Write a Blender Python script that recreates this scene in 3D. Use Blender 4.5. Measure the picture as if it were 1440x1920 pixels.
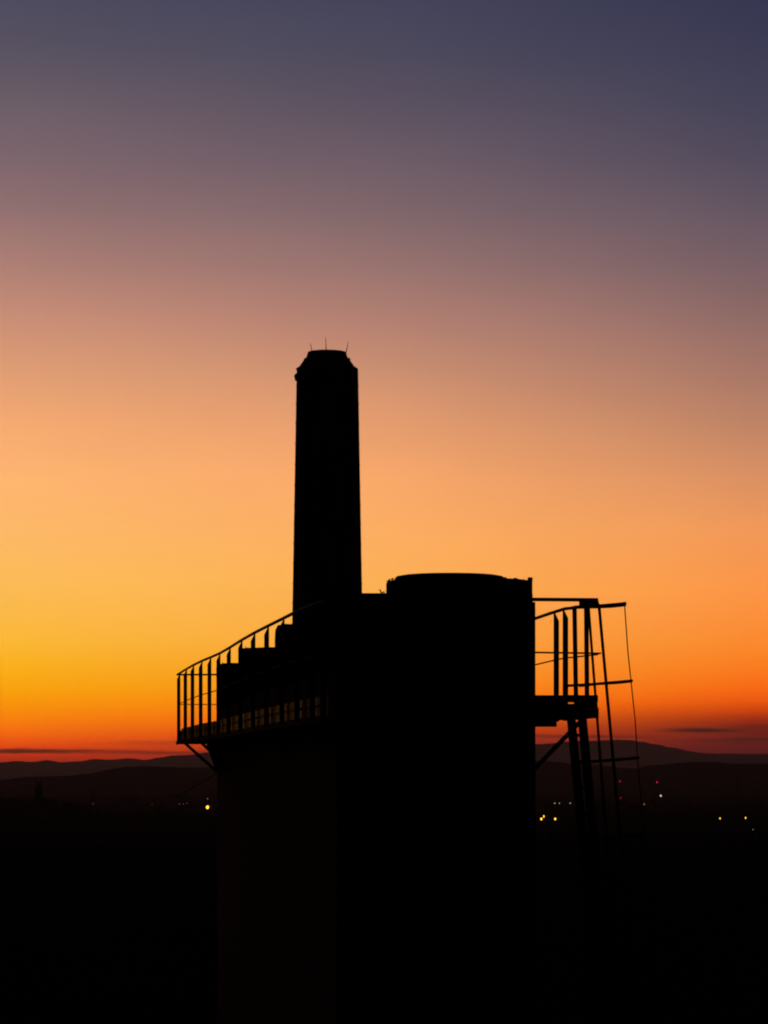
import bpy, bmesh, math, random
from mathutils import Vector
random.seed(7)
sc = bpy.context.scene
for o in list(bpy.data.objects):
    bpy.data.objects.remove(o)
COL = sc.collection

# ------------------------------------------------------------------ camera
F = 6000.0            # focal length in pixels of the 1440x1920 photograph
K = F / 3000.0
EYE = 12.0            # eye height above the ground
HY = 1455.0           # horizon row
def at(x, y, d):
    """point seen at photo pixel (x, y) at depth d*K metres"""
    return Vector(((x - 720) / 3000 * d, d * K, EYE + (HY - y) / 3000 * d))
def P(X, d, z):       # z relative to the eye
    return Vector((X, d * K, EYE + z))

cd = bpy.data.cameras.new('camera'); cam = bpy.data.objects.new('camera', cd); COL.objects.link(cam)
cam.location = (0, 0, EYE); cam.rotation_euler = (math.pi / 2, 0, 0)
cd.sensor_fit = 'VERTICAL'; cd.sensor_height = 36; cd.lens = F / 1920 * 36
cd.shift_y = (HY - 960) / 1920
cd.clip_start = 0.1; cd.clip_end = 200000
sc.camera = cam
sc.cycles.pixel_filter_type = 'BLACKMAN_HARRIS'; sc.cycles.filter_width = 2.0

vs = sc.view_settings
vs.view_transform = 'Standard'; vs.look = 'None'; vs.exposure = 0; vs.gamma = 1

# ------------------------------------------------------------------ sky
def lin(c):
    r = []
    for v in c:
        v = v / 255
        r.append(v / 12.92 if v <= .04045 else ((v + .055) / 1.055) ** 2.4)
    return r
world = bpy.data.worlds.new('World'); sc.world = world; world.use_nodes = True
nt = world.node_tree; N = nt.nodes; L = nt.links
N.clear()
def math_n(op, a, b=None, c=None, clamp=False):
    n = N.new('ShaderNodeMath'); n.operation = op; n.use_clamp = clamp
    for i, v in enumerate((a, b, c)):
        if v is None: continue
        if isinstance(v, (int, float)): n.inputs[i].default_value = v
        else: L.new(v, n.inputs[i])
    return n.outputs[0]
def mapr(v, a, b, c=0., d=1., smooth=False):
    n = N.new('ShaderNodeMapRange'); n.clamp = True
    if smooth: n.interpolation_type = 'SMOOTHSTEP'
    L.new(v, n.inputs[0])
    for i, q in enumerate((a, b, c, d)): n.inputs[i + 1].default_value = q
    return n.outputs[0]
def mixc(f, a, b):
    n = N.new('ShaderNodeMix'); n.data_type = 'RGBA'
    L.new(f, n.inputs[0])
    for s, v in ((6, a), (7, b)):
        if isinstance(v, (list, tuple)): n.inputs[s].default_value = (*v[:3], 1)
        else: L.new(v, n.inputs[s])
    return n.outputs[2]
tc = N.new('ShaderNodeTexCoord')
sp = N.new('ShaderNodeSeparateXYZ'); L.new(tc.outputs['Generated'], sp.inputs[0])
X, Y, Z = sp.outputs
hor = math_n('SQRT', math_n('ADD', math_n('MULTIPLY', X, X), math_n('MULTIPLY', Y, Y)))
tanel = math_n('DIVIDE', Z, math_n('MAXIMUM', hor, .001))
az = math_n('ARCTAN2', X, Y)                       # radians, 0 = view direction
u = math_n('MULTIPLY', az, F)                      # "pixels" of azimuth from the middle
v = math_n('MULTIPLY', tanel, F)                   # "pixels" of elevation above the horizon

def ramp(stops):
    n = N.new('ShaderNodeValToRGB'); cr = n.color_ramp; cr.interpolation = 'EASE' if False else 'LINEAR'
    stops = sorted(((HY - y) / 2600 + .02, c) for y, c in stops)
    while len(cr.elements) > 1: cr.elements.remove(cr.elements[-1])
    cr.elements[0].position = stops[0][0]; cr.elements[0].color = (*lin(stops[0][1]), 1)
    for p, c in stops[1:]:
        e = cr.elements.new(p); e.color = (*lin(c), 1)
    L.new(math_n('ADD', math_n('DIVIDE', v, 2600), .02), n.inputs[0])
    return n.outputs[0]
LEFT = [(-1000, (16, 18, 30)), (-500, (38, 42, 66)), (0, (77, 75, 95)), (100, (88, 82, 98)), (200, (107, 93, 103)), (300, (124, 101, 109)),
        (400, (146, 113, 113)), (500, (173, 127, 117)), (600, (201, 142, 119)), (700, (225, 158, 117)), (800, (248, 171, 114)),
        (900, (255, 181, 112)), (1000, (255, 185, 103)), (1100, (255, 189, 86)), (1200, (255, 186, 55)), (1250, (255, 179, 24)),
        (1300, (255, 163, 0)), (1340, (255, 138, 0)), (1370, (255, 114, 0)), (1392, (246, 84, 0)), (1412, (208, 52, 6)),
        (1430, (150, 34, 12)), (1460, (60, 22, 20)), (1500, (6, 4, 5))]
MID = [(-1000, (14, 17, 30)), (-500, (34, 38, 64)), (0, (68, 68, 90)), (100, (77, 74, 93)), (200, (92, 82, 97)), (300, (109, 92, 103)),
       (400, (128, 103, 107)), (500, (152, 115, 111)), (600, (180, 129, 115)), (700, (205, 144, 113)), (800, (232, 158, 111)),
       (900, (251, 169, 106)), (1000, (255, 175, 98)), (1100, (255, 177, 84)), (1200, (255, 170, 66)), (1280, (255, 152, 30)),
       (1320, (255, 130, 8)), (1355, (245, 96, 4)), (1380, (204, 58, 12)), (1400, (140, 36, 18)), (1430, (90, 24, 20)),
       (1460, (50, 20, 20)), (1500, (6, 4, 5))]
RIGHT = [(-1000, (12, 15, 28)), (-500, (28, 33, 58)), (0, (54, 55, 81)), (100, (60, 60, 84)), (200, (69, 67, 88)), (300, (82, 75, 93)),
         (400, (100, 86, 99)), (500, (120, 96, 102)), (600, (143, 107, 103)), (700, (168, 119, 104)), (800, (191, 132, 102)),
         (900, (220, 145, 99)), (1000, (243, 153, 88)), (1100, (254, 151, 72)), (1200, (255, 140, 48)), (1250, (255, 127, 30)),
         (1290, (254, 108, 16)), (1312, (244, 92, 8)), (1332, (212, 68, 4)), (1347, (165, 44, 10)), (1362, (118, 29, 14)), (1390, (94, 22, 18)),
         (1415, (80, 18, 18)), (1460, (45, 17, 20)), (1500, (6, 4, 5))]
rl, rm, rr = ramp(LEFT), ramp(MID), ramp(RIGHT)
c1 = mixc(mapr(u, -690, 0), rl, rm)
c2 = mixc(mapr(u, 0, 690), c1, rr)
# low thin cloud streaks near the horizon
nz = N.new('ShaderNodeTexNoise'); nz.inputs['Scale'].default_value = 1; nz.inputs['Detail'].default_value = 4
cx = N.new('ShaderNodeCombineXYZ'); L.new(math_n('DIVIDE', u, 90), cx.inputs[0]); L.new(math_n('DIVIDE', v, 14), cx.inputs[1])
L.new(cx.outputs[0], nz.inputs['Vector'])
nzv = math_n('SUBTRACT', nz.outputs[0], .5)
vw = math_n('ADD', v, math_n('MULTIPLY', nzv, 9))
def streak(x, y, hw, hh, amt):
    du = math_n('DIVIDE', math_n('SUBTRACT', u, x - 720), hw); dv = math_n('DIVIDE', math_n('SUBTRACT', vw, HY - y), hh)
    q = math_n('SQRT', math_n('ADD', math_n('MULTIPLY', du, du), math_n('MULTIPLY', dv, dv)))
    return math_n('MULTIPLY', mapr(q, .15, 1.15, 1, 0, True), amt)
cl = None
for s in ((30, 1409, 300, 6, .9), (290, 1411, 260, 5, .6), (310, 1393, 150, 6, .22), (1318, 1370, 100, 7, .95), (1400, 1388, 150, 5, .6),
          (1090, 1381, 170, 5, .6), (1440, 1362, 120, 5, .3), (-300, 1400, 260, 6, .6), (1750, 1380, 260, 7, .5)):
    t = streak(*s); cl = t if cl is None else math_n('MAXIMUM', cl, t)
c3 = mixc(cl, c2, lin((50, 25, 18)))
n2 = N.new('ShaderNodeTexNoise'); n2.inputs['Scale'].default_value = 1; n2.inputs['Detail'].default_value = 5; n2.inputs['Roughness'].default_value = .6
cx2_ = N.new('ShaderNodeCombineXYZ'); L.new(math_n('DIVIDE', u, 420), cx2_.inputs[0]); L.new(math_n('DIVIDE', v, 150), cx2_.inputs[1])
L.new(cx2_.outputs[0], n2.inputs['Vector'])
un = math_n('ADD', math_n('MULTIPLY', math_n('SUBTRACT', n2.outputs[0], .5), .10), 1.)
vq = N.new('ShaderNodeVectorMath'); vq.operation = 'SCALE'; L.new(c3, vq.inputs[0]); L.new(un, vq.inputs['Scale']); c3 = vq.outputs[0]
# away from the sunset the sky is nearly night
# air between here and the sky is thick near the horizon: the sky beyond it is that much brighter
RHO, TOPH = 1.9e-5, 320.
Lp = math_n('MINIMUM', 29000., math_n('DIVIDE', TOPH * F, math_n('MAXIMUM', v, 1.)))
bo = math_n('EXPONENT', math_n('MULTIPLY', Lp, RHO * .72))
vm_ = N.new('ShaderNodeVectorMath'); vm_.operation = 'SCALE'; L.new(c3, vm_.inputs[0]); L.new(bo, vm_.inputs['Scale']); c3 = vm_.outputs[0]
side = mapr(math_n('ABSOLUTE', math_n('ADD', az, .04)), .165, .5, 0, 1, True)
night = N.new('ShaderNodeValToRGB'); ne = night.color_ramp.elements
ne[0].position = 0; ne[0].color = (.0010, .0008, .0010, 1); ne[1].position = 1; ne[1].color = (.0028, .0034, .0065, 1)
L.new(mapr(Z, -.02, .8), night.inputs[0])
c4 = mixc(side, c3, night.outputs[0])
bg = N.new('ShaderNodeBackground'); L.new(c4, bg.inputs[0]); bg.inputs[1].default_value = 1.0
wo = N.new('ShaderNodeOutputWorld'); L.new(bg.outputs[0], wo.inputs[0])
try:
    world.cycles.sampling_method = 'MANUAL'; world.cycles.sample_map_resolution = 2048
except Exception: pass

# ------------------------------------------------------------------ materials
def mat(name, col, rough=.8, metal=0., var=.35, scale=3., bump=.0, bscale=20., spec=.5, brick=False):
    m = bpy.data.materials.new(name); m.use_nodes = True
    t = m.node_tree; b = t.nodes['Principled BSDF']
    b.inputs['Roughness'].default_value = rough; b.inputs['Metallic'].default_value = metal
    b.inputs['Specular IOR Level'].default_value = spec
    tcn = t.nodes.new('ShaderNodeTexCoord')
    n = t.nodes.new('ShaderNodeTexNoise'); n.inputs['Scale'].default_value = scale; n.inputs['Detail'].default_value = 8
    t.links.new(tcn.outputs['Object'], n.inputs['Vector'])
    mx = t.nodes.new('ShaderNodeMix'); mx.data_type = 'RGBA'
    mx.inputs[6].default_value = (*[c * (1 - var) for c in col], 1); mx.inputs[7].default_value = (*[min(1, c * (1 + var)) for c in col], 1)
    t.links.new(n.outputs[0], mx.inputs[0])
    out = mx.outputs[2]
    if brick:
        br = t.nodes.new('ShaderNodeTexBrick'); br.inputs['Scale'].default_value = 2.2
        br.inputs['Mortar'].default_value = (.18, .17, .15, 1)
        t.links.new(out, br.inputs['Color1']); br.inputs['Color2'].default_value = (*[c * .7 for c in col], 1)
        t.links.new(tcn.outputs['Object'], br.inputs['Vector']); out = br.outputs['Color']
    t.links.new(out, b.inputs['Base Color'])
    if bump:
        n2 = t.nodes.new('ShaderNodeTexNoise'); n2.inputs['Scale'].default_value = bscale; n2.inputs['Detail'].default_value = 6
        t.links.new(tcn.outputs['Object'], n2.inputs['Vector'])
        bp = t.nodes.new('ShaderNodeBump'); bp.inputs['Strength'].default_value = bump; bp.inputs['Distance'].default_value = .02
        t.links.new(n2.outputs[0], bp.inputs['Height']); t.links.new(bp.outputs[0], b.inputs['Normal'])
    return m
def lamp_mat(name, col, s):
    m = bpy.data.materials.new(name); m.use_nodes = True
    b = m.node_tree.nodes['Principled BSDF']; b.inputs['Base Color'].default_value = (.02, .02, .02, 1)
    b.inputs['Emission Color'].default_value = (*col, 1); b.inputs['Emission Strength'].default_value = s
    return m
M = dict(
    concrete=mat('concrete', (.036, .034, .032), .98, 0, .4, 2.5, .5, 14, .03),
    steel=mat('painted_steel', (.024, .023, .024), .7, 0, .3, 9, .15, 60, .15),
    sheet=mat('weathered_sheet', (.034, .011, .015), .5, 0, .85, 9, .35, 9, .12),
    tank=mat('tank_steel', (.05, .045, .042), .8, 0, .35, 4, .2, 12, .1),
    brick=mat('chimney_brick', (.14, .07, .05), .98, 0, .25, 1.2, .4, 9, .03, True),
    iron=mat('hoop_iron', (.09, .08, .08), .5, .5, .4, 8, .2, 20, .4),
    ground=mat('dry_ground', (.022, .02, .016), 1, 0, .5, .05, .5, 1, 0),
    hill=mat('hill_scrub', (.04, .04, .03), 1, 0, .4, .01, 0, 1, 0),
    leaf=mat('foliage', (.045, .055, .03), .9, 0, .4, 1.5, 0, 1, .1),
    bark=mat('bark', (.06, .05, .04), .95, 0, .3, 8, .4, 30, .1),
    cable=mat('cable', (.012, .012, .012), .9, 0, .2, 5, 0, 1, .1),
    pole=mat('galvanised_pole', (.16, .16, .16), .6, .3, .2, 6, .1, 20),
    amber=lamp_mat('amber_lamp', (1., .5, .03), 2.6), white=lamp_mat('white_lamp', (1., .85, .6), 1.2),
    red=lamp_mat('red_beacon', (.6, .008, .03), .9), dim=lamp_mat('dim_lamp', (1., .6, .3), .35), small_red=lamp_mat('orange_beacon', (1., .22, .1), .6))

# ------------------------------------------------------------------ builders
class MB:
    def __init__(s): s.bm = bmesh.new()
    def quadstrip(s, rings, close=True, caps=True):
        vv = [[s.bm.verts.new(p) for p in r] for r in rings]
        n = len(vv[0])
        for a, b in zip(vv, vv[1:]):
            for i in range(n if close else n - 1):
                j = (i + 1) % n
                s.bm.faces.new((a[i], a[j], b[j], b[i]))
        if caps and close:
            s.bm.faces.new(vv[0][::-1]); s.bm.faces.new(vv[-1])
        return s
    def prism(s, pts, z0, z1, scale_bottom=None):
        return s.quadstrip([[Vector((p[0], p[1], z0)) for p in pts], [Vector((p[0], p[1], z1)) for p in pts]])
    def box(s, c, sx, sy, sz, rz=0):
        c = Vector(c); ca, sa = math.cos(rz), math.sin(rz)
        pts = [(c.x + ca * a * sx / 2 - sa * b * sy / 2, c.y + sa * a * sx / 2 + ca * b * sy / 2) for a, b in ((-1, -1), (1, -1), (1, 1), (-1, 1))]
        return s.prism(pts, c.z - sz / 2, c.z + sz / 2)
    def tube(s, path, r, n=8, r1=None):
        path = [Vector(p) for p in path]; rings = []
        for i, p in enumerate(path):
            t = (path[min(i + 1, len(path) - 1)] - path[max(i - 1, 0)]).normalized()
            up = Vector((0, 0, 1)) if abs(t.z) < .9 else Vector((0, 1, 0))
            a = t.cross(up).normalized(); b = a.cross(t)
            rr = r if r1 is None else r + (r1 - r) * i / (len(path) - 1)
            rings.append([p + a * rr * math.cos(q * 2 * math.pi / n) + b * rr * math.sin(q * 2 * math.pi / n) for q in range(n)])
        return s.quadstrip(rings)
    def flat(s, path, w, h):
        """flat bar: w horizontal thickness, h vertical height (for a steep bar: along and across)"""
        path = [Vector(p) for p in path]; rings = []
        for i, p in enumerate(path):
            t = (path[min(i + 1, len(path) - 1)] - path[max(i - 1, 0)]).normalized()
            if abs(t.z) < .9:
                a = t.cross(Vector((0, 0, 1))).normalized(); b = a.cross(t)
            else:
                b = Vector((1, 0, 0)); b = (b - t * b.dot(t)).normalized(); a = t.cross(b)
            rings.append([p + a * w / 2 * k + b * h / 2 * l for k, l in ((-1, -1), (1, -1), (1, 1), (-1, 1))])
        return s.quadstrip(rings)
    def lathe(s, c, prof, n=32, close_top=True):
        c = Vector(c)
        rings = [[c + Vector((r * math.cos(q * 2 * math.pi / n), r * math.sin(q * 2 * math.pi / n), z)) for q in range(n)] for r, z in prof]
        return s.quadstrip(rings)
    def ball(s, c, r, sub=2, sz=1.):
        res = bmesh.ops.create_icosphere(s.bm, subdivisions=sub, radius=r)
        for q in res['verts']: q.co.z *= sz; q.co += Vector(c)
        return s
    def build(s, name, m, parent=None, org=None, smooth=False, bevel=0):
        o0 = Vector(org) if org is not None else (wl(parent) if parent else Vector((0, 0, 0)))
        bmesh.ops.recalc_face_normals(s.bm, faces=s.bm.faces)
        for q in s.bm.verts: q.co -= o0
        me = bpy.data.meshes.new(name); s.bm.to_mesh(me); s.bm.free(); me.materials.append(m)
        if smooth:
            for p in me.polygons: p.use_smooth = True
        o = bpy.data.objects.new(name, me); COL.objects.link(o)
        if parent: o.parent = parent; o.location = o0 - wl(parent)
        else: o.location = o0
        if bevel:
            b = o.modifiers.new('bevel', 'BEVEL'); b.width = bevel; b.segments = 2; b.limit_method = 'ANGLE'
        return o
def wl(o):
    p = Vector((0, 0, 0))
    while o: p += Vector(o.location); o = o.parent
    return p
def thing(name, label, cat, loc, group=None):
    o = bpy.data.objects.new(name, None); COL.objects.link(o); o.location = loc
    o.empty_display_size = .3
    return tag(o, label, cat, group)
def tag(o, label, cat, group=None):
    o['label'] = label; o['category'] = cat
    if group: o['group'] = group
    return o
def struct(o, label=None, kind='structure'):
    o['kind'] = kind
    if label: o['label'] = label
    return o
def copytree(o, parent=None):
    c = o.copy(); COL.objects.link(c); c.parent = parent
    for ch in list(o.children): copytree(ch, c)
    return c

# ------------------------------------------------------------------ ground, hills, air
def gz(d):             # ground height (world) at depth d (photo units)
    for (a, za), (b, zb) in zip(G, G[1:]):
        if d <= b: return EYE + za + (zb - za) * (d - a) / (b - a)
    return EYE + G[-1][1]
G = [(-30000, -12), (200, -12), (600, -20), (1500, -32), (60000, -32)]
def hashn(x, s=0):
    return (math.sin(x * 12.9898 + s * 78.233) * 43758.5453) % 1
def noise1(x, s=0):
    i = math.floor(x); f = x - i; f = f * f * (3 - 2 * f)
    return (hashn(i, s) * (1 - f) + hashn(i + 1, s) * f) * 2 - 1
g = MB(); ds = [-12000, -2000, -200, -20] + [8 + i * 8 for i in range(30)] + [260 + 40 * i for i in range(32)] + [1700, 2200, 3000, 4500, 7000, 10000, 14300]
rows = []
for d in ds:
    wdt = max(400, abs(d) * 1.1)
    rows.append([Vector((wdt * k / 12 * 2, d * K, gz(d) + (0 if d < 80 else .35 * noise1(k * 3.1 + d, 2)))) for k in range(-12, 13)])
g.quadstrip(rows, close=False)
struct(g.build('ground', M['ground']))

def ridge(name, prof, d, depth, rough, seed, label):
    """a real range: crest line with a front slope running towards the viewer and a back slope"""
    def yy(x):
        for (a, ya), (b, yb) in zip(prof, prof[1:]):
            if x <= b:
                t = (x - a) / (b - a); t = t * t * (3 - 2 * t)
                return ya + (yb - ya) * t
        return prof[-1][1]
    base = -32
    xs = [prof[0][0] + i * 6 for i in range(int((prof[-1][0] - prof[0][0]) / 6))]
    rows = []
    for k, (dd, hh) in enumerate(((-1, 0), (-.75, .12), (-.5, .34), (-.3, .58), (-.12, .85), (0, 1), (.15, .8), (.5, .35), (1, 0))):
        row = []
        for x in xs:
            y = yy(x) + rough * (noise1(x / 37., seed) + .5 * noise1(x / 13., seed + 1) + .25 * noise1(x / 6., seed + 2))
            zc = (HY - y) / 3000 * d
            h = (zc - base) * hh * (1 + (.0 if k == 5 else .10 * noise1(x / 25. + k * 5, seed + 4)))
            # spurs keep the lower slope under the crest as seen from the camera
            p = at(x, HY, d); p.y += dd * depth * K; p.z = EYE + base - (2 if hh == 0 else 0) + h
            row.append(p)
        rows.append(row)
    m = MB(); m.quadstrip(rows, close=False)
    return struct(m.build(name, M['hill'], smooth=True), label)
ridge('far_hills', [(-2600, 1440), (-1200, 1425), (-400, 1432), (0, 1430), (30, 1427), (60, 1429), (88, 1425), (112, 1428.5), (150, 1427), (178, 1422.5), (205, 1424), (240, 1422), (272, 1425), (296, 1420), (320, 1417), (350, 1416),
      (400, 1410), (460, 1406), (600, 1400), (800, 1394), (1003, 1396), (1060, 1391), (1100, 1388.5), (1160, 1386.5), (1180, 1387.5), (1200, 1391),
      (1230, 1396.5), (1260, 1401.5), (1290, 1407.5), (1320, 1411.5), (1370, 1413.5), (1440, 1413), (1700, 1418), (2600, 1430), (4200, 1440)],
      11500, 2400, .8, 3, 'far range of hills under the sunset, fading in haze')
ridge('near_hills', [(-2600, 1470), (-1200, 1455), (-400, 1460), (0, 1462), (60, 1457), (110, 1455), (170, 1450), (210, 1441.5), (240, 1437.5), (270, 1436), (330, 1438),
      (400, 1439), (600, 1445), (850, 1436), (1003, 1426), (1110, 1434), (1185, 1440), (1225, 1433.5), (1280, 1430), (1340, 1429), (1380, 1431), (1440, 1432), (1900, 1440), (4200, 1450)],
      3500, 1000, 1.0, 11, 'nearer darker range of hills')
# low hill at the left that carries the wood
lh = MB(); rows = []
for j in range(9):
    t = j / 8 * 2 - 1; row = []
    for i in range(33):
        x = -160 + i * 12
        h = max(0, 1 - ((x - 30) / 170.) ** 2) ** 1.2 * (1 - t * t) ** .8
        p = at(x, HY, 900); p.y += t * 110; p.z = gz(900) - 1 + h * 7 + .4 * noise1(i * .9 + j, 5) * (h > 0)
        row.append(p)
    rows.append(row)
lh.quadstrip(rows, close=False); struct(lh.build('hill', M['hill'], smooth=True), 'low dark hill at the left edge under the wood')

# ------------------------------------------------------------------ foliage
def leaves(mb, c, r, n, size, sz=1.):
    for _ in range(n):
        while True:
            q = Vector((random.uniform(-1, 1), random.uniform(-1, 1), random.uniform(-1, 1)))
            if q.length < 1: break
        p = Vector(c) + Vector((q.x * r, q.y * r, q.z * r * sz))
        a = Vector((random.gauss(0, 1), random.gauss(0, 1), random.gauss(0, 1))).normalized()
        b = a.cross(Vector((random.gauss(0, 1), random.gauss(0, 1), random.gauss(0, 1)))).normalized()
        s = size * random.uniform(.6, 1.3)
        vv = [mb.bm.verts.new(p + a * s), mb.bm.verts.new(p + b * s * .7), mb.bm.verts.new(p - a * s), mb.bm.verts.new(p - b * s * .7)]
        mb.bm.faces.new(vv)
def hillz(x, t=0):
    return gz(900) - 1 + max(0, 1 - ((x - 30) / 170.) ** 2) ** 1.2 * 7
w = MB()
for i in range(46):                     # wood on the low hill
    x = random.uniform(-60, 165); r = random.uniform(1.6, 3.3)
    top = 1496 + max(0, (x - 95)) * .2 + random.uniform(-2.5, 5)
    c = at(x, top, 900 + random.uniform(-25, 25)); c.z -= r
    for k in range(3):
        leaves(w, c + Vector((random.uniform(-2, 2), random.uniform(-2, 2), -k * r * .9)), r * (1 + .25 * k), 70, .55)
tag(struct(w.build('wood', M['leaf']), None, 'stuff'), 'dark wood covering the low hill at the left edge', 'wood')
w = MB()
for i in range(900):                    # tree belts on the plain
    d = random.choice((1300, 1600, 1900, 2300)) + random.uniform(-120, 120); x = random.uniform(-250, 1700)
    if noise1(x / 40., int(d / 400)) < -.35: continue
    p = at(x, HY, d); h = random.uniform(5, 10) * (.7 + .3 * noise1(x / 25., 9)); p.z = gz(d) + h * .5
    w.ball(p, h * .55, 1, 1.0)
for q in w.bm.verts:
    q.co += Vector((hashn(q.co.x) - .5, hashn(q.co.y) - .5, hashn(q.co.x + q.co.y) - .5)) * 2.2
tag(struct(w.build('tree_belt', M['leaf']), None, 'stuff'), 'low dark belts of trees across the plain', 'trees')

def poplar(x, ytop, ybase, wpx, label):
    d = 880
    base = at(x, ybase, d); base.z = hillz(x) - .5; top = at(x, ytop, d)
    t = thing('poplar_tree', label, 'tree', base, 'tall trees above the wood')
    H = top.z - base.z
    MB().tube([base, base + Vector((.1, 0, H * .5)), base + Vector((0, 0, H * .93))], .35, 8, .06).build('trunk', M['bark'], t)
    m = MB()
    for k in range(16):
        f = k / 15; r = wpx / 3000 * d / 2 * (math.sin(math.pi * min(1, (f * .86 + .14))) ** .6) * random.uniform(.85, 1.1)
        leaves(m, base + Vector((random.uniform(-.3, .3), random.uniform(-.3, .3), H * (.15 + .82 * f))), max(r, .35), 90, .4, 1.1)
    m.build('crown', M['leaf'], t)
poplar(69, 1463, 1497, 8, 'slim upright tree above the wooded hill, left and slightly taller of the pair')
poplar(75.5, 1464.5, 1497, 8, 'slim upright tree above the wooded hill, right of the pair')

# ------------------------------------------------------------------ lights of the plain
def street_lamp(x, y, d, rpx, m, label, group, hz=1.15):
    p = at(x, y, d); r = rpx * .88 / 3000 * d; b = Vector((p.x + .9, p.y, gz(d)))
    t = thing('street_lamp', label, 'street lamp', b, group)
    MB().tube([b, Vector((b.x, b.y, p.z + r * .4))], .11, 8, .06).build('pole', M['pole'], t)
    MB().tube([Vector((b.x, b.y, p.z + r * .4)), Vector((b.x - .4, b.y, p.z + r + .25)), Vector((p.x, p.y, p.z + r + .12))], .05, 6).build('arm', M['pole'], t)
    MB().ball(p, r, 2, hz).build('lamp_globe', m, t, smooth=True)
    MB().lathe((p.x, p.y, p.z + r * hz * .85), [(r * .7, 0), (r * .45, r * .25), (.04, r * .4)], 12).build('lamp_cap', M['pole'], t)
gl = 'lamps on the plain'
street_lamp(389, 1513.5, 300, 3.1, M['amber'], 'brightest amber street lamp, alone at the left of the tall structure', gl, 1.25)
street_lamp(1015, 1535.5, 400, 2.0, M['amber'], 'amber street lamp just right of the structure, lower one of two close together', gl, 1.4)
street_lamp(1019.6, 1531, 430, 1.2, M['amber'], 'thin amber lamp just right of the structure, upper one of two close together', gl, 2.6)
street_lamp(1041, 1535.5, 410, 1.9, M['amber'], 'amber street lamp standing alone between the two close ones and the ladder legs', gl, 1.4)
street_lamp(1350, 1534.5, 450, 1.15, M['amber'], 'small amber lamp near the right edge, left one of two', gl, 1.6)
street_lamp(1398, 1533.5, 450, 1.2, M['amber'], 'small amber lamp near the right edge, right one of two', gl, 1.6)
street_lamp(1047, 1534, 520, .55, M['dim'], 'dim tiny lamp right beside the lone amber lamp', gl)
street_lamp(1412, 1555.5, 420, 1.3, M['dim'], 'dim brownish lamp lowest at the right edge', gl, .7)
for x, y, r, m, lab in ((1040, 1506, .75, 'white', 'tiny white lamp right of the structure, first of the row of three'), (1049, 1506, .7, 'white', 'tiny white lamp right of the structure, middle of the row of three'),
                        (1069, 1506, .75, 'white', 'tiny white lamp next to the ladder legs, last of the row of three'), (336, 1507.5, .6, 'dim', 'faint tiny lamp left of the bright amber lamp, first of three'),
                        (344, 1507.5, .6, 'dim', 'faint tiny lamp left of the bright amber lamp, middle of three'), (350.5, 1506, .5, 'dim', 'faint tiny lamp left of the bright amber lamp, nearest of three to it'),
                        (174.5, 1507, .6, 'dim', 'faint tiny lamp at the foot of the left mast'), (285, 1508, .45, 'dim', 'faintest tiny lamp midway between left mast and the row of three')):
    street_lamp(x, y, 1150, r, M[m], lab, 'tiny distant lamps')
def mast(x, ytop, d, wb, lights, label, name='lattice_mast'):
    top = at(x, ytop, d); b = Vector((top.x, top.y, gz(d)))
    t = thing(name, label, 'mast', b, 'masts on the plain')
    H = top.z - b.z; m = MB()
    legs = [[b + Vector((sx * wb / 2 * (1 - f * .75), sy * wb / 2 * (1 - f * .75), H * f * .94)) for f in (0, .25, .5, .75, 1)] for sx, sy in ((-1, -1), (1, -1), (1, 1), (-1, 1))]
    for l in legs: m.tube(l, .14, 5)
    n = 12
    for k in range(n):
        for i in range(4):
            def pt(j, f):
                sx, sy = ((-1, -1), (1, -1), (1, 1), (-1, 1))[j]
                return b + Vector((sx * wb / 2 * (1 - f * .75), sy * wb / 2 * (1 - f * .75), H * f * .94))
            m.tube([pt(i, k / n), pt((i + 1) % 4, (k + 1) / n)], .07, 4)
    m.build('lattice', M['pole'], t)
    MB().tube([b + Vector((0, 0, H * .92)), top], .12, 6, .05).build('antenna', M['pole'], t)
    for (lx, ly, r, mm) in lights:
        p = at(lx, ly, d - .6); MB().ball(p, r / 3000 * d, 2, 1.3).build('beacon', M[mm], t, smooth=True)
    return t
mast(1163, 1461, 1500, 2.4, [(1162.5, 1465, 1.2, 'red'), (1164, 1496, 1.0, 'red')], 'lattice mast with two red lights, one above the other, seen between cage and ladder')
mast(1232.5, 1461, 1450, 2.4, [(1231.8, 1466.5, 1.6, 'red')], 'lattice mast with one bright red light right of the caged ladder')
mast(1239.5, 1487, 1600, 1.6, [(1239, 1492, 1.3, 'white')], 'shorter mast with a white light beside the red lit one')
mast(1208, 1503, 1650, 1.4, [(1208, 1508, 1.0, 'small_red')], 'lowest mast with a small orange light at the foot of the cage')
mast(1383, 1449, 1200, 3.4, [], 'unlit dark mast near the right edge')
mast(174, 1477, 1200, 4.0, [], 'unlit dark mast right of the wooded hill')
mast(389, 1482, 1150, 1.2, [(389.3, 1497.5, .8, 'small_red')], 'thin mast with a faint red light directly above the bright amber lamp')

# ------------------------------------------------------------------ chimney
CX, CD = 613.0, 70.0
cb = at(CX, HY, CD); cb.z = 0
px = CD / 3000
ch = thing('brick_chimney', 'tall round factory chimney with iron hoops and stepped crown, behind the structure', 'chimney', cb)
def zc(y): return EYE + (HY - y) / 3000 * CD
def cr_(y): return (57.6 + (y - 692) * (65.6 - 57.6) / (1140 - 692)) * px
cx2 = at(613.5, HY, CD).x - cb.x
prof = [(cr_(HY) + (EYE / px) * .018 * px, 0)]
for i in range(25):
    y = 1455 - (1455 - 693) * i / 24
    prof.append((cr_(y), zc(y)))
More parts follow.
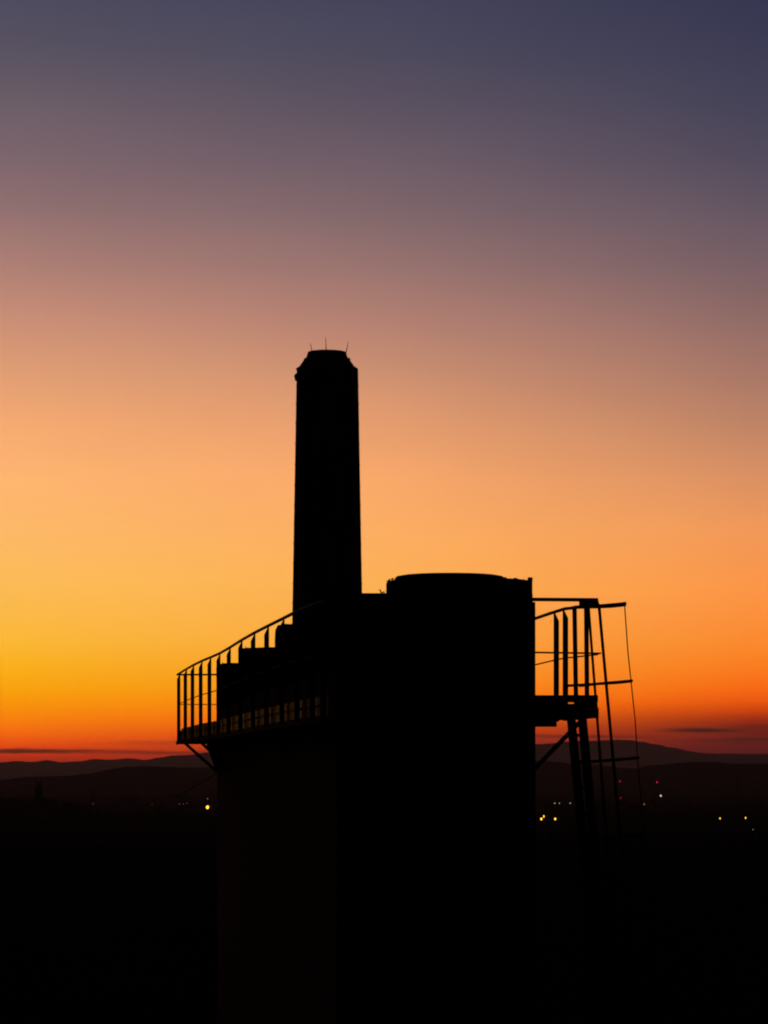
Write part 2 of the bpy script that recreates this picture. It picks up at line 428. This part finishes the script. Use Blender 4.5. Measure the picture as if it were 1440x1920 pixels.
# small irregularities of brick courses
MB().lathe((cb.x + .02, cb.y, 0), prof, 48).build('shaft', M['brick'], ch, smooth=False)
MB().lathe((cb.x, cb.y, 0), [(57.9 * px, zc(693.0)), (58.2 * px, zc(691.6)), (53.5 * px, zc(688.6)), (51.8 * px, zc(687.6)), (48.5 * px, zc(682.5)), (46 * px, zc(679.5)), (43.6 * px, zc(675)), (42.0 * px, zc(673.6)),
                         (39.2 * px, zc(670.5)), (37.6 * px, zc(667)), (36.4 * px, zc(661.8)), (34.8 * px, zc(660.0)), (30 * px, zc(659.6)), (29 * px, zc(668))], 48).build('crown', M['brick'], ch)
hoop_y = [723, 757, 794, 832, 871, 910, 947, 982, 1019, 1056, 1094, 1131, 1170, 1210, 1250, 1290]
for y in hoop_y:
    r = cr_(y)
    hb = MB(); n = 48; c0 = Vector((cb.x + .02, cb.y, zc(y) - .035))
    rings = [[c0 + Vector((rr * math.cos(q * 2 * math.pi / n), rr * math.sin(q * 2 * math.pi / n), zz)) for q in range(n)] for rr, zz in ((r - .01, 0), (r + .012, 0), (r + .012, .07), (r - .01, .07))]
    hb.quadstrip(rings, caps=False); hb.build('hoop', M['iron'], ch)
for (x0, y0, x1, y1, dd) in ((585.3, 660, 581.8, 643.6, 0), (611.5, 658, 610.3, 632, -.35), (648.2, 662, 652.9, 640.7, 0)):
    a = at(x0, y0 + 1, CD + dd); b2 = at(x1, y1, CD + dd)
    MB().tube([a, (a + b2) / 2 + Vector((.01, 0, 0)), b2], .022, 6, .009).build('lightning_rod', M['iron'], ch)
cbx = MB(); cbx.ball(at(556, 706, CD - .1), .11, 2, 1.3); cbx.box(at(556.5, 710, CD - .1), .16, .2, .18)
cbx.build('bracket', M['iron'], ch)
cw = MB()
for (x, y) in ((571, 673), (572.5, 671), (568.5, 679), (656.5, 672.5), (655, 671.5), (572, 672), (569.6, 676)):
    c = at(x + (.8 if x < 613 else -1.5), y + 1, CD); leaves(cw, c, .045, 7, .04)
tag(cw.build('weeds', M['leaf']), 'tufts of weeds growing on the shoulder of the chimney crown', 'plant'); bpy.data.objects['weeds']['kind'] = 'stuff'

# ------------------------------------------------------------------ the structure carrying the walkway
sb = P(.5, 15.2, -EYE)
bd = thing('concrete_building', 'narrow tall concrete building with upright slabs along its top, ringed by the walkway', 'building', sb)
def XY(x, d): p = at(x, HY, d); return (p.x, p.y)
foot = [XY(633, 15.25), (at(1004.3, HY, 15.2).x, 15.2 * K), (1.30, 17.5 * K), (.75, 25.3 * K), XY(406.5, 25.2), XY(452, 21.7), XY(517, 18.4)]
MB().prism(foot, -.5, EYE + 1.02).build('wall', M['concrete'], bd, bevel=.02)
rs = random.Random(4)
def slab(x, d, wid, thick, z1, name='upright_slab'):
    a = XY(x, d); m = MB()
    nx = 9; pts_t = []
    X0, Y0 = a; X1 = X0 + wid
    # body slightly ragged along the top and the left edge
    front = [(X0 + .004 * rs.uniform(-1, 1), z) for z in (1.015, 1.2, 1.4, 1.55, 1.68)]
    front += [(X0 + .012, z1 - .05), (X0 + .03, z1 - .012)]
    front += [(X0 + wid * (i + 1) / nx, z1 + rs.uniform(-.008, .008)) for i in range(nx)]
    front += [(X1, 1.015)]
    rings = [[Vector((p[0], yy, EYE + p[1])) for p in front] for yy in (Y0, Y0 + thick)]
    m.quadstrip(rings); m.build(name, M['concrete'], bd)
slab(405.8, 24.9, .95, .9, 1.755)
slab(450.5, 21.7, 1.0, .9, 1.745)
slab(515.5, 18.4, 1.0, .9, 1.745)
front = MB(); x0 = at(632.5, HY, 15.2).x; x1 = at(999, HY, 15.2).x
front.prism([(x0, 15.2 * K), (x1, 15.2 * K), (x1, 15.2 * K + .8), (x0, 15.2 * K + .8)], EYE + 1.022, EYE + 1.738)
front.build('upright_slab', M['concrete'], bd, bevel=.012)
rb = MB(); rb.prism([(x1 + .002, 15.2 * K + .05), (at(1004.3, HY, 15.2).x, 15.2 * K + .05), (at(1004.3, HY, 15.2).x, 15.2 * K + .6), (x1 + .002, 15.2 * K + .6)], EYE + 1.022, EYE + 1.655)
rb.build('corner_strip', M['concrete'], bd)
hn = MB()                                # haunch under the far end of the walkway
pa, pb2, pc = at(392.5, 1395.5, 25.25), at(408, 1441, 25.25), at(430, 1441, 25.25)
pd = at(430, 1395.5, 25.25)
hn.quadstrip([[q + Vector((0, s, 0)) for q in (pa, pb2, pc, pd)] for s in (-.9, .35)])
hn.build('haunch', M['concrete'], bd)

# tank on the roof
TD = 15.55; tr = 137 / 3000 * TD; tcx = at(861, HY, TD).x; tb = P(tcx, TD, 1.74)
tk = thing('round_tank', 'squat round tank with a raised lid, highest part of the structure beside the chimney', 'tank', tb)
zt = 364.5 / 3000 * TD + EYE
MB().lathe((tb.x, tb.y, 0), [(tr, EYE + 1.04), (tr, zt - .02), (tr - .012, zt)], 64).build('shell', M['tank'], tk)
rl_ = (936 - 736) / 2 / 3000 * TD
MB().lathe((at(843, HY, TD).x, tb.y, 0), [(rl_ * 1.04, zt - .01), (rl_ * 1.03, zt + .03), (rl_, zt + .048), (rl_ * .9, zt + .057), (.1, zt + .059)], 64).build('lid', M['tank'], tk)
pst = MB(); c = at(994, 1100, 15.35); pst.box((c.x, c.y, EYE + (1.04 + 1.9) / 2), .042, .05, .86); c2 = at(994, 1083.6, 15.35)
pst.box((c2.x, c2.y, EYE + 372 / 3000 * 15.35 - .014), .046, .06, .03); pst.build('corner_post', M['steel'], tk)
db = MB()
for x, y, r in ((726.5, 1088.5, .012), (730, 1086.6, .016), (736, 1084.5, .015), (961, 1086.5, .018), (966.5, 1085.2, .026), (971, 1086, .02), (946, 1083, .02), (953, 1085.5, .018), (981, 1086.8, .014)):
    db.ball(at(x, y + 1, TD - .05), r, 1, .6)
for q in db.bm.verts: q.co += Vector((hashn(q.co.x * 90) - .5, 0, hashn(q.co.z * 90) - .5)) * .008
tag(db.build('rubble', M['concrete']), 'lumps of debris lying along the rim of the round tank', 'debris'); bpy.data.objects['rubble']['kind'] = 'stuff'
def sprig(x, y, d, h, label, n=3):
    m = MB(); b = at(x, y, d)
    for k in range(n):
        t = b + Vector((rs.uniform(-.5, .1) * h, 0, h * rs.uniform(.6, 1)))
        m.tube([b + Vector((.01 * k, 0, -.02)), (b + t) / 2 + Vector((-.004, 0, .005)), t], .004, 5, .0015)
    leaves(m, b + Vector((h * .45, 0, .004)), h * .28, 14, h * .16, .5)
    tag(m.build('weed', M['leaf']), label, 'plant', 'weeds on the slabs')
sprig(714.5, 1111.5, 15.25, .05, 'small weed with a pointed stalk on the slab left of the round tank')
sprig(418.5, 1244.5, 24.95, .035, 'tiny weed on top of the lowest, farthest upright slab')
sprig(461, 1215, 21.75, .03, 'tiny weed at the left end of the middle upright slab')

# ------------------------------------------------------------------ walkway
ZR, ZM, ZT, ZD = 1.65, 1.165, .763, .572
leftpath = [(332.5, 1265), (345, 1257), (360, 1248), (379, 1238.2), (396, 1232.2), (413, 1225.6), (432, 1213.5), (453, 1199.6), (477, 1186), (503.6, 1173), (532, 1159.3), (549, 1150), (574, 1137.5), (604, 1128.5), (632.5, 1122.5)]
LP = []
for x, y in leftpath:
    d = ZR * 3000 / (HY - y); LP.append(((x - 720) / 3000 * d, d))
# smooth the plan a little
for _ in range(1):
    LP = [LP[0]] + [((a[0] + 2 * b[0] + c[0]) / 4, (a[1] + 2 * b[1] + c[1]) / 4) for a, b, c in zip(LP, LP[1:], LP[2:])] + [LP[-1]]
RP = []
for x, y in ((1121, 1132.5), (1100, 1135.5), (1077, 1139.5), (1059, 1141.5), (1032, 1150), (1004, 1159.5)):
    d = ZR * 3000 / (HY - y); RP.append(((x - 720) / 3000 * d, d))
RP.append((1.42, 19.0)); RP.append((.95, 25.9))
FP = [LP[-1], RP[0]]
def interp(path, d):
    for (xa, da), (xb, db_) in zip(path, path[1:]):
        if min(da, db_) <= d <= max(da, db_): return xa + (xb - xa) * (d - da) / (db_ - da)
    return path[-1][0]
wk = thing('walkway', 'steel walkway running round the concrete building on brackets', 'walkway', P(.5, 15, ZD))
dk = MB()
def ribbon(mb, outer, inner, z0, z1):
    rings = []
    for (xo, do), (xi, di) in zip(outer, inner):
        rings.append([P(xo, do, z0), P(xi, di, z0), P(xi, di, z1), P(xo, do, z1)])
    mb.quadstrip(rings)
bodyL = [(at(633, HY, 15.25).x, 15.25), (at(517, HY, 18.4).x, 18.4), (at(452, HY, 21.7).x, 21.7), (at(406.5, HY, 25.2).x, 25.2)]
outl = [p for p in LP[::-1]]
innl = [(interp(bodyL, min(25.2, max(15.25, p[1]))) - .003, p[1]) for p in outl]
ribbon(dk, outl, innl, ZD - .05, ZD - .012)
dk.build('deck', M['steel'], wk)
dk = MB(); ribbon(dk, [LP[-1], (RP[0][0] - .01, RP[0][1])], [(LP[-1][0] + .02, 15.19), (RP[0][0] - .02, 15.3)], ZD - .012, ZD + .085); dk.build('deck', M['steel'], wk)
outr = RP; innr = [(1.44, 15.25)] + [(min(p[0] - .1, interp([(1.435, 15.2), (1.30, 17.5), (.75, 25.3), (.7, 26)], min(26, max(15.2, p[1])))), p[1]) for p in RP[1:]]
dk = MB(); ribbon(dk, [(p[0] - .02, p[1] + .06) for p in outr], [(p[0], p[1] + .06) for p in innr], ZD - .003, ZD + .07); dk.build('deck', M['steel'], wk)
# far end deck
dk = MB(); e0, e1 = LP[0], (interp(bodyL, 25.2), 26.0)
dk.prism([(e0[0], e0[1] * K), (RP[-1][0] - .1, 26.0 * K), (RP[-1][0] - .1, 25.33 * K), (e1[0] - .35, 25.33 * K)], EYE + ZD - .055, EYE + ZD - .014)
dk.build('deck', M['steel'], wk)
# edge beam, left
eb = MB(); eb.flat([P(x - .015, d, ZD - .033) for x, d in LP], .012, .062); eb.build('edge_beam', M['cable'], wk)
eb = MB(); c0, c1 = at(640, 1331, 14.9), at(1120.5, 1331, 14.9); eb.flat([c0, c1], .03, 23 / 3000 * 14.9); eb.build('edge_beam', M['steel'], wk)
eb = MB(); eb.flat([P(x, d, .605) for x, d in RP[:-1]], .02, .1); eb.build('edge_beam', M['steel'], wk)
eb = MB(); c0, c1 = at(900, 1353.5, 15.0), at(1043.5, 1353.5, 15.0); eb.flat([c0, c1], .08, 18.5 / 3000 * 15.0); eb.build('under_beam', M['steel'], wk)
def brace(a, b, r): MB().tube([a, b], r, 8).build('brace', M['steel'], wk)
brace(at(343, 1390, 25.9), at(409, 1449, 25.25), .024)
for d in (23.2, 20.4, 17.8, 15.9):
    xo = interp(LP, d); xi = interp(bodyL, max(15.25, d)) + .02
    brace(P(xo, d, ZD - .06), P(xi, d, ZD - .06 - (xi - xo) * .95), .022)
brace(at(1000, 1444, 15.7), at(1086, 1355, 15.25), .022)
brace(P(interp(RP, 19.5), 19.5, ZD - .02), P(interp(RP, 19.5) - .45, 19.5, ZD - .47), .022)

# posts: a flat bar whose outer corner is cut at the top
def post_mesh(cut, h=ZR - ZD + .03, w_=.054):
    m = MB(); t_ = .014
    out = [(0, 0), (w_, 0), (w_, h - cut - .03), (.018, h - .026), (0, h)]
    m.quadstrip([[Vector((a, s, z)) for a, z in out] for s in (-t_ / 2, t_ / 2)])
    bmesh.ops.recalc_face_normals(m.bm, faces=m.bm.faces)
    me = bpy.data.meshes.new('post'); m.bm.to_mesh(me); m.bm.free(); me.materials.append(M['steel']); return me
PM = post_mesh(.07)
def add_post(parent, x, d, z0, rz, sx=1, me=PM, sz=1.0, lean=(0, 0)):
    o = bpy.data.objects.new('post', me); COL.objects.link(o); o.parent = parent
    o.location = P(x, d, z0) - wl(parent); o.rotation_euler = (lean[0], lean[1], rz); o.scale = (1, 1, sz)
    return o
def rails(parent, path, front=False, r=.0175):
    MB().tube([P(x, d, ZR) for x, d in path], r, 10).build('top_rail', M['steel'], parent, smooth=True)
    MB().tube([P(x, d, ZM) for x, d in path], .0075, 8).build('mid_rail', M['steel'], parent, smooth=True)
LR = thing('side_railing', 'long curving railing along the left of the walkway, with cut topped posts', 'railing', P(LP[-1][0], LP[-1][1], ZD))
rails(LR, LP)
pxs = [337.5, 350, 363.5, 379, 395.5, 412.5, 432, 454, 478, 503.5, 532.5, 561, 590, 611]
LPX = [((720 + x * 3000 / d), x, d) for x, d in LP]
for x in pxs:
    for (xa, X_a, da), (xb, X_b, db_) in zip(LPX, LPX[1:]):
        if xa <= x <= xb:
            t = (x - xa) / (xb - xa); idd = (1 - t) / da + t / db_; d = 1 / idd; X_ = (x - 720) / 3000 * d
            add_post(LR, X_ + .006, d, ZD - .03, math.pi + math.atan2(X_a - X_b, (da - db_) * K) * -1 * 0 + .0)
            break
tb_ = []
for i, (xa, xb) in enumerate(zip(pxs, pxs[1:])):    # toe boards: one weathered sheet from post to post
    def on(x):
        for (x0_, X0_, d0), (x1_, X1_, d1) in zip(LPX, LPX[1:]):
            if x0_ <= x <= x1_:
                t = (x - x0_) / (x1_ - x0_); d = 1 / ((1 - t) / d0 + t / d1); return ((x - 720) / 3000 * d, d)
    a, b = on(xa), on(xb)
    m = MB(); pts = []
    for k in range(7):
        f = k / 6; bow = .012 * math.sin(math.pi * f) * rs.uniform(.2, 1) + rs.uniform(-.003, .003)
        pts.append(P(a[0] + (b[0] - a[0]) * f + .022 + bow, a[1] + (b[1] - a[1]) * f, (ZD + ZT) / 2))
    m.flat(pts, .004, ZT - ZD - .012)
    m.build('toe_board', M['sheet'], LR)
MB().tube([P(x + .008, d, ZD + .10) for x, d in LP[:-1]], .006, 6).build('bottom_rail', M['steel'], LR)
ER = thing('end_railing', 'short straight railing across the far left end of the walkway', 'railing', P(LP[0][0], 26, ZD))
ep = [(LP[0][0], LP[0][1]), (RP[-1][0], 26.0)]
rails(ER, ep, r=.015)
for X_ in (-1.6, -.6, .3): add_post(ER, X_, 26.0, ZD - .03, math.pi / 2)
MB().flat([P(ep[0][0] + .03, 26, .66), P(ep[1][0], 26, .66)], .004, .16).build('toe_board', M['sheet'], ER)
FR = thing('front_railing', 'straight front railing in front of the round tank, reaching the ladder corner', 'railing', P(FP[0][0], FP[0][1], ZD))
MB().tube([P(LP[-1][0], 14.92, ZR + .003), P(.6, 14.95, ZR + .005), at(1121.5, 1124.8, 14.95)], .018, 10).build('top_rail', M['steel'], FR, smooth=True)
MB().tube([P(LP[-1][0], 14.92, ZM), P(.6, 14.95, ZM), at(1127, 1225, 14.95)], .0085, 8).build('mid_rail', M['steel'], FR, smooth=True)
for x in (633, 725, 817, 909, 993): add_post(FR, (x - 720) / 3000 * 14.93, 14.93, ZD, 0)
a, b = at(640, 1311.5, 14.88), at(1121, 1311.5, 14.88)
m = MB(); m.flat([at(640, 1311.2, 14.88), at(1064.5, 1311.2, 14.88)], .006, 15.5 / 3000 * 14.88); m.flat([at(1064.5, 1310, 14.88), at(1121.3, 1310.5, 14.88)], .006, 14 / 3000 * 14.88)
m.build('toe_board', M['steel'], FR)
m = MB(); m.flat([at(1080, 1318.5, 14.885), at(1120, 1318.5, 14.885)], .008, .022); m.flat([at(640, 1320, 14.885), at(1064.3, 1320, 14.885)], .008, .02); m.build('bracket', M['steel'], FR)
MB().flat([at(1086, 1131, 15.0), at(1122.5, 1131, 15.0)], .05, 9 / 3000 * 15).build('splice_plate', M['steel'], FR)
SR = thing('corner_railing', 'short railing with four upright bars between the building and the caged ladder', 'railing', P(RP[0][0], RP[0][1], ZD))
MB().tube([P(x, d, ZR) for x, d in RP], .0165, 10).build('top_rail', M['steel'], SR, smooth=True)
MB().tube([P(x, d, ZM) for x, d in RP], .0075, 8).build('mid_rail', M['steel'], SR, smooth=True)
PM2 = post_mesh(-.025, w_=.044)
for x, d, me, ln in ((1038, 16.0, PM, 0), (1055, 15.72, PM, 0), (1076.3, 15.45, PM2, -.016), (1096.6, 15.2, PM2, -.008), ):
    add_post(SR, (x - 720) / 3000 * d, d, ZD - .03, 0, me=me, lean=(0, ln))
    if ln: SR.children[-1].location.x += 0
for d in (17.6, 19.5, 21.5, 23.5, 25.5): add_post(SR, interp(RP, d), d, ZD - .03, 0)

# ------------------------------------------------------------------ caged ladder
ld = thing('caged_ladder', 'leaning steel ladder with safety cage hoops at the right end of the walkway', 'ladder', P(1.9, 15.3, -EYE))
def s1(y): return at(1071 + (y - 1347) * .094, y, 15.45)
def s2(y): return at(1091.8 + (y - 1347) * .093, y, 15.25)
YB = HY + EYE / 15.3 * 3000
for f in (s1, s2):
    MB().flat([f(1322), f(1500), f(2200), f(YB)], .05, .083).build('stile', M['steel'], ld)
k = 0; y = 1378.5; rm_ = None
while y < YB - 20:
    a, b = s1(y), s2(y)
    if rm_ is None:
        rm_ = MB().tube([a, b], .0135, 8).build('rung', M['steel'], ld, org=a)
    else:
        c = rm_.copy(); COL.objects.link(c); c.location = a - wl(ld)
    y += 49
def strapF(k): return at(1171 + 12.1 * k, 1132.6 + 144 * k, 15.0)
def strapE(k): return at(1123.3 + 13.2 * k, 1136.5 + 144 * k, 14.93)
def strapD(k): return at(1103.5 + 11.2 * k, 1138 + 144.5 * k, 15.5)
def smoothp(pts, it=2):
    for _ in range(it):
        q = [pts[0]]
        for a, b in zip(pts, pts[1:]): q += [a * .75 + b * .25, a * .25 + b * .75]
        pts = q + [pts[-1]]
    return pts
for k in range(9):
    if k == 0: a, b = at(1077, 1138.5, 15.42), at(1098, 1138, 15.2)
    else:
        ya = 1286 + (k - 1) * 143; a = s1(ya) if k > 1 else at(1060.5, ya, 15.6); b = s2(ya)
        if k > 1: a += Vector((.03, 0, 0))
    D_, E_, F_ = strapD(k), strapE(k), strapF(k)
    mid1 = (D_ + F_) / 2 + Vector((.05, .14, 0)); mid2 = (E_ + F_) / 2 + Vector((.05, -.10, 0))
    path = [a] + smoothp([a, D_, mid1, F_ + Vector((.012, .1, 0)), F_ + Vector((.012, -.1, 0)), mid2, E_, b])[1:]
    MB().flat(path, .008, .026 if k else .034).build('cage_hoop', M['steel'], ld)
NK = 8
MB().flat([strapD(q) for q in range(NK + 1)], .008, .025).build('cage_strap', M['steel'], ld)
MB().flat([strapE(q) for q in range(NK + 1)], .008, .028).build('cage_strap', M['steel'], ld)
MB().tube([strapF(0), strapF(.62) + Vector((-.006, 0, 0)), strapF(1), strapF(1.5) + Vector((.008, 0, 0)), strapF(2)] + [strapF(q) for q in range(3, NK + 1)], .0055, 6).build('cage_strap', M['steel'], ld)

# ------------------------------------------------------------------ guy wire
g0 = at(408, 1449, 25.25); g1 = at(300, 1507, 60); g1 = g0 + (at(300, 1508, 40) - g0) * 1.0
dirv = g1 - g0; tt = (0.3 - g0.z) / dirv.z; gend = g0 + dirv * tt
pts = [g0 + (gend - g0) * (i / 30) - Vector((0, 0, 1.2 * math.sin(math.pi * i / 30) * .25)) for i in range(31)]
gw = thing('guy_wire', 'thin cable running down and left from the building to the dark ground', 'cable', gend)
MB().tube(pts, .012, 6).build('cable', M['cable'], gw)
MB().box(gend - Vector((0, 0, .15)), .5, .5, .7).build('anchor_block', M['concrete'], gw)

# ------------------------------------------------------------------ air
hz = MB(); hz.prism([(-34000, -60), (34000, -60), (34000, 29000), (-34000, 29000)], -32 + EYE - 4, EYE + TOPH)
vm = bpy.data.materials.new('haze'); vm.use_nodes = True; t = vm.node_tree; t.nodes.clear()
pv = t.nodes.new('ShaderNodeVolumePrincipled'); pv.inputs['Color'].default_value = (.74, .66, .98, 1); pv.inputs['Density'].default_value = RHO; pv.inputs['Anisotropy'].default_value = .66
mo = t.nodes.new('ShaderNodeOutputMaterial'); t.links.new(pv.outputs[0], mo.inputs['Volume'])
struct(hz.build('haze', vm), 'thin evening haze over the plain', 'stuff')
try: vm.cycles.homogeneous_volume = True
except Exception: pass
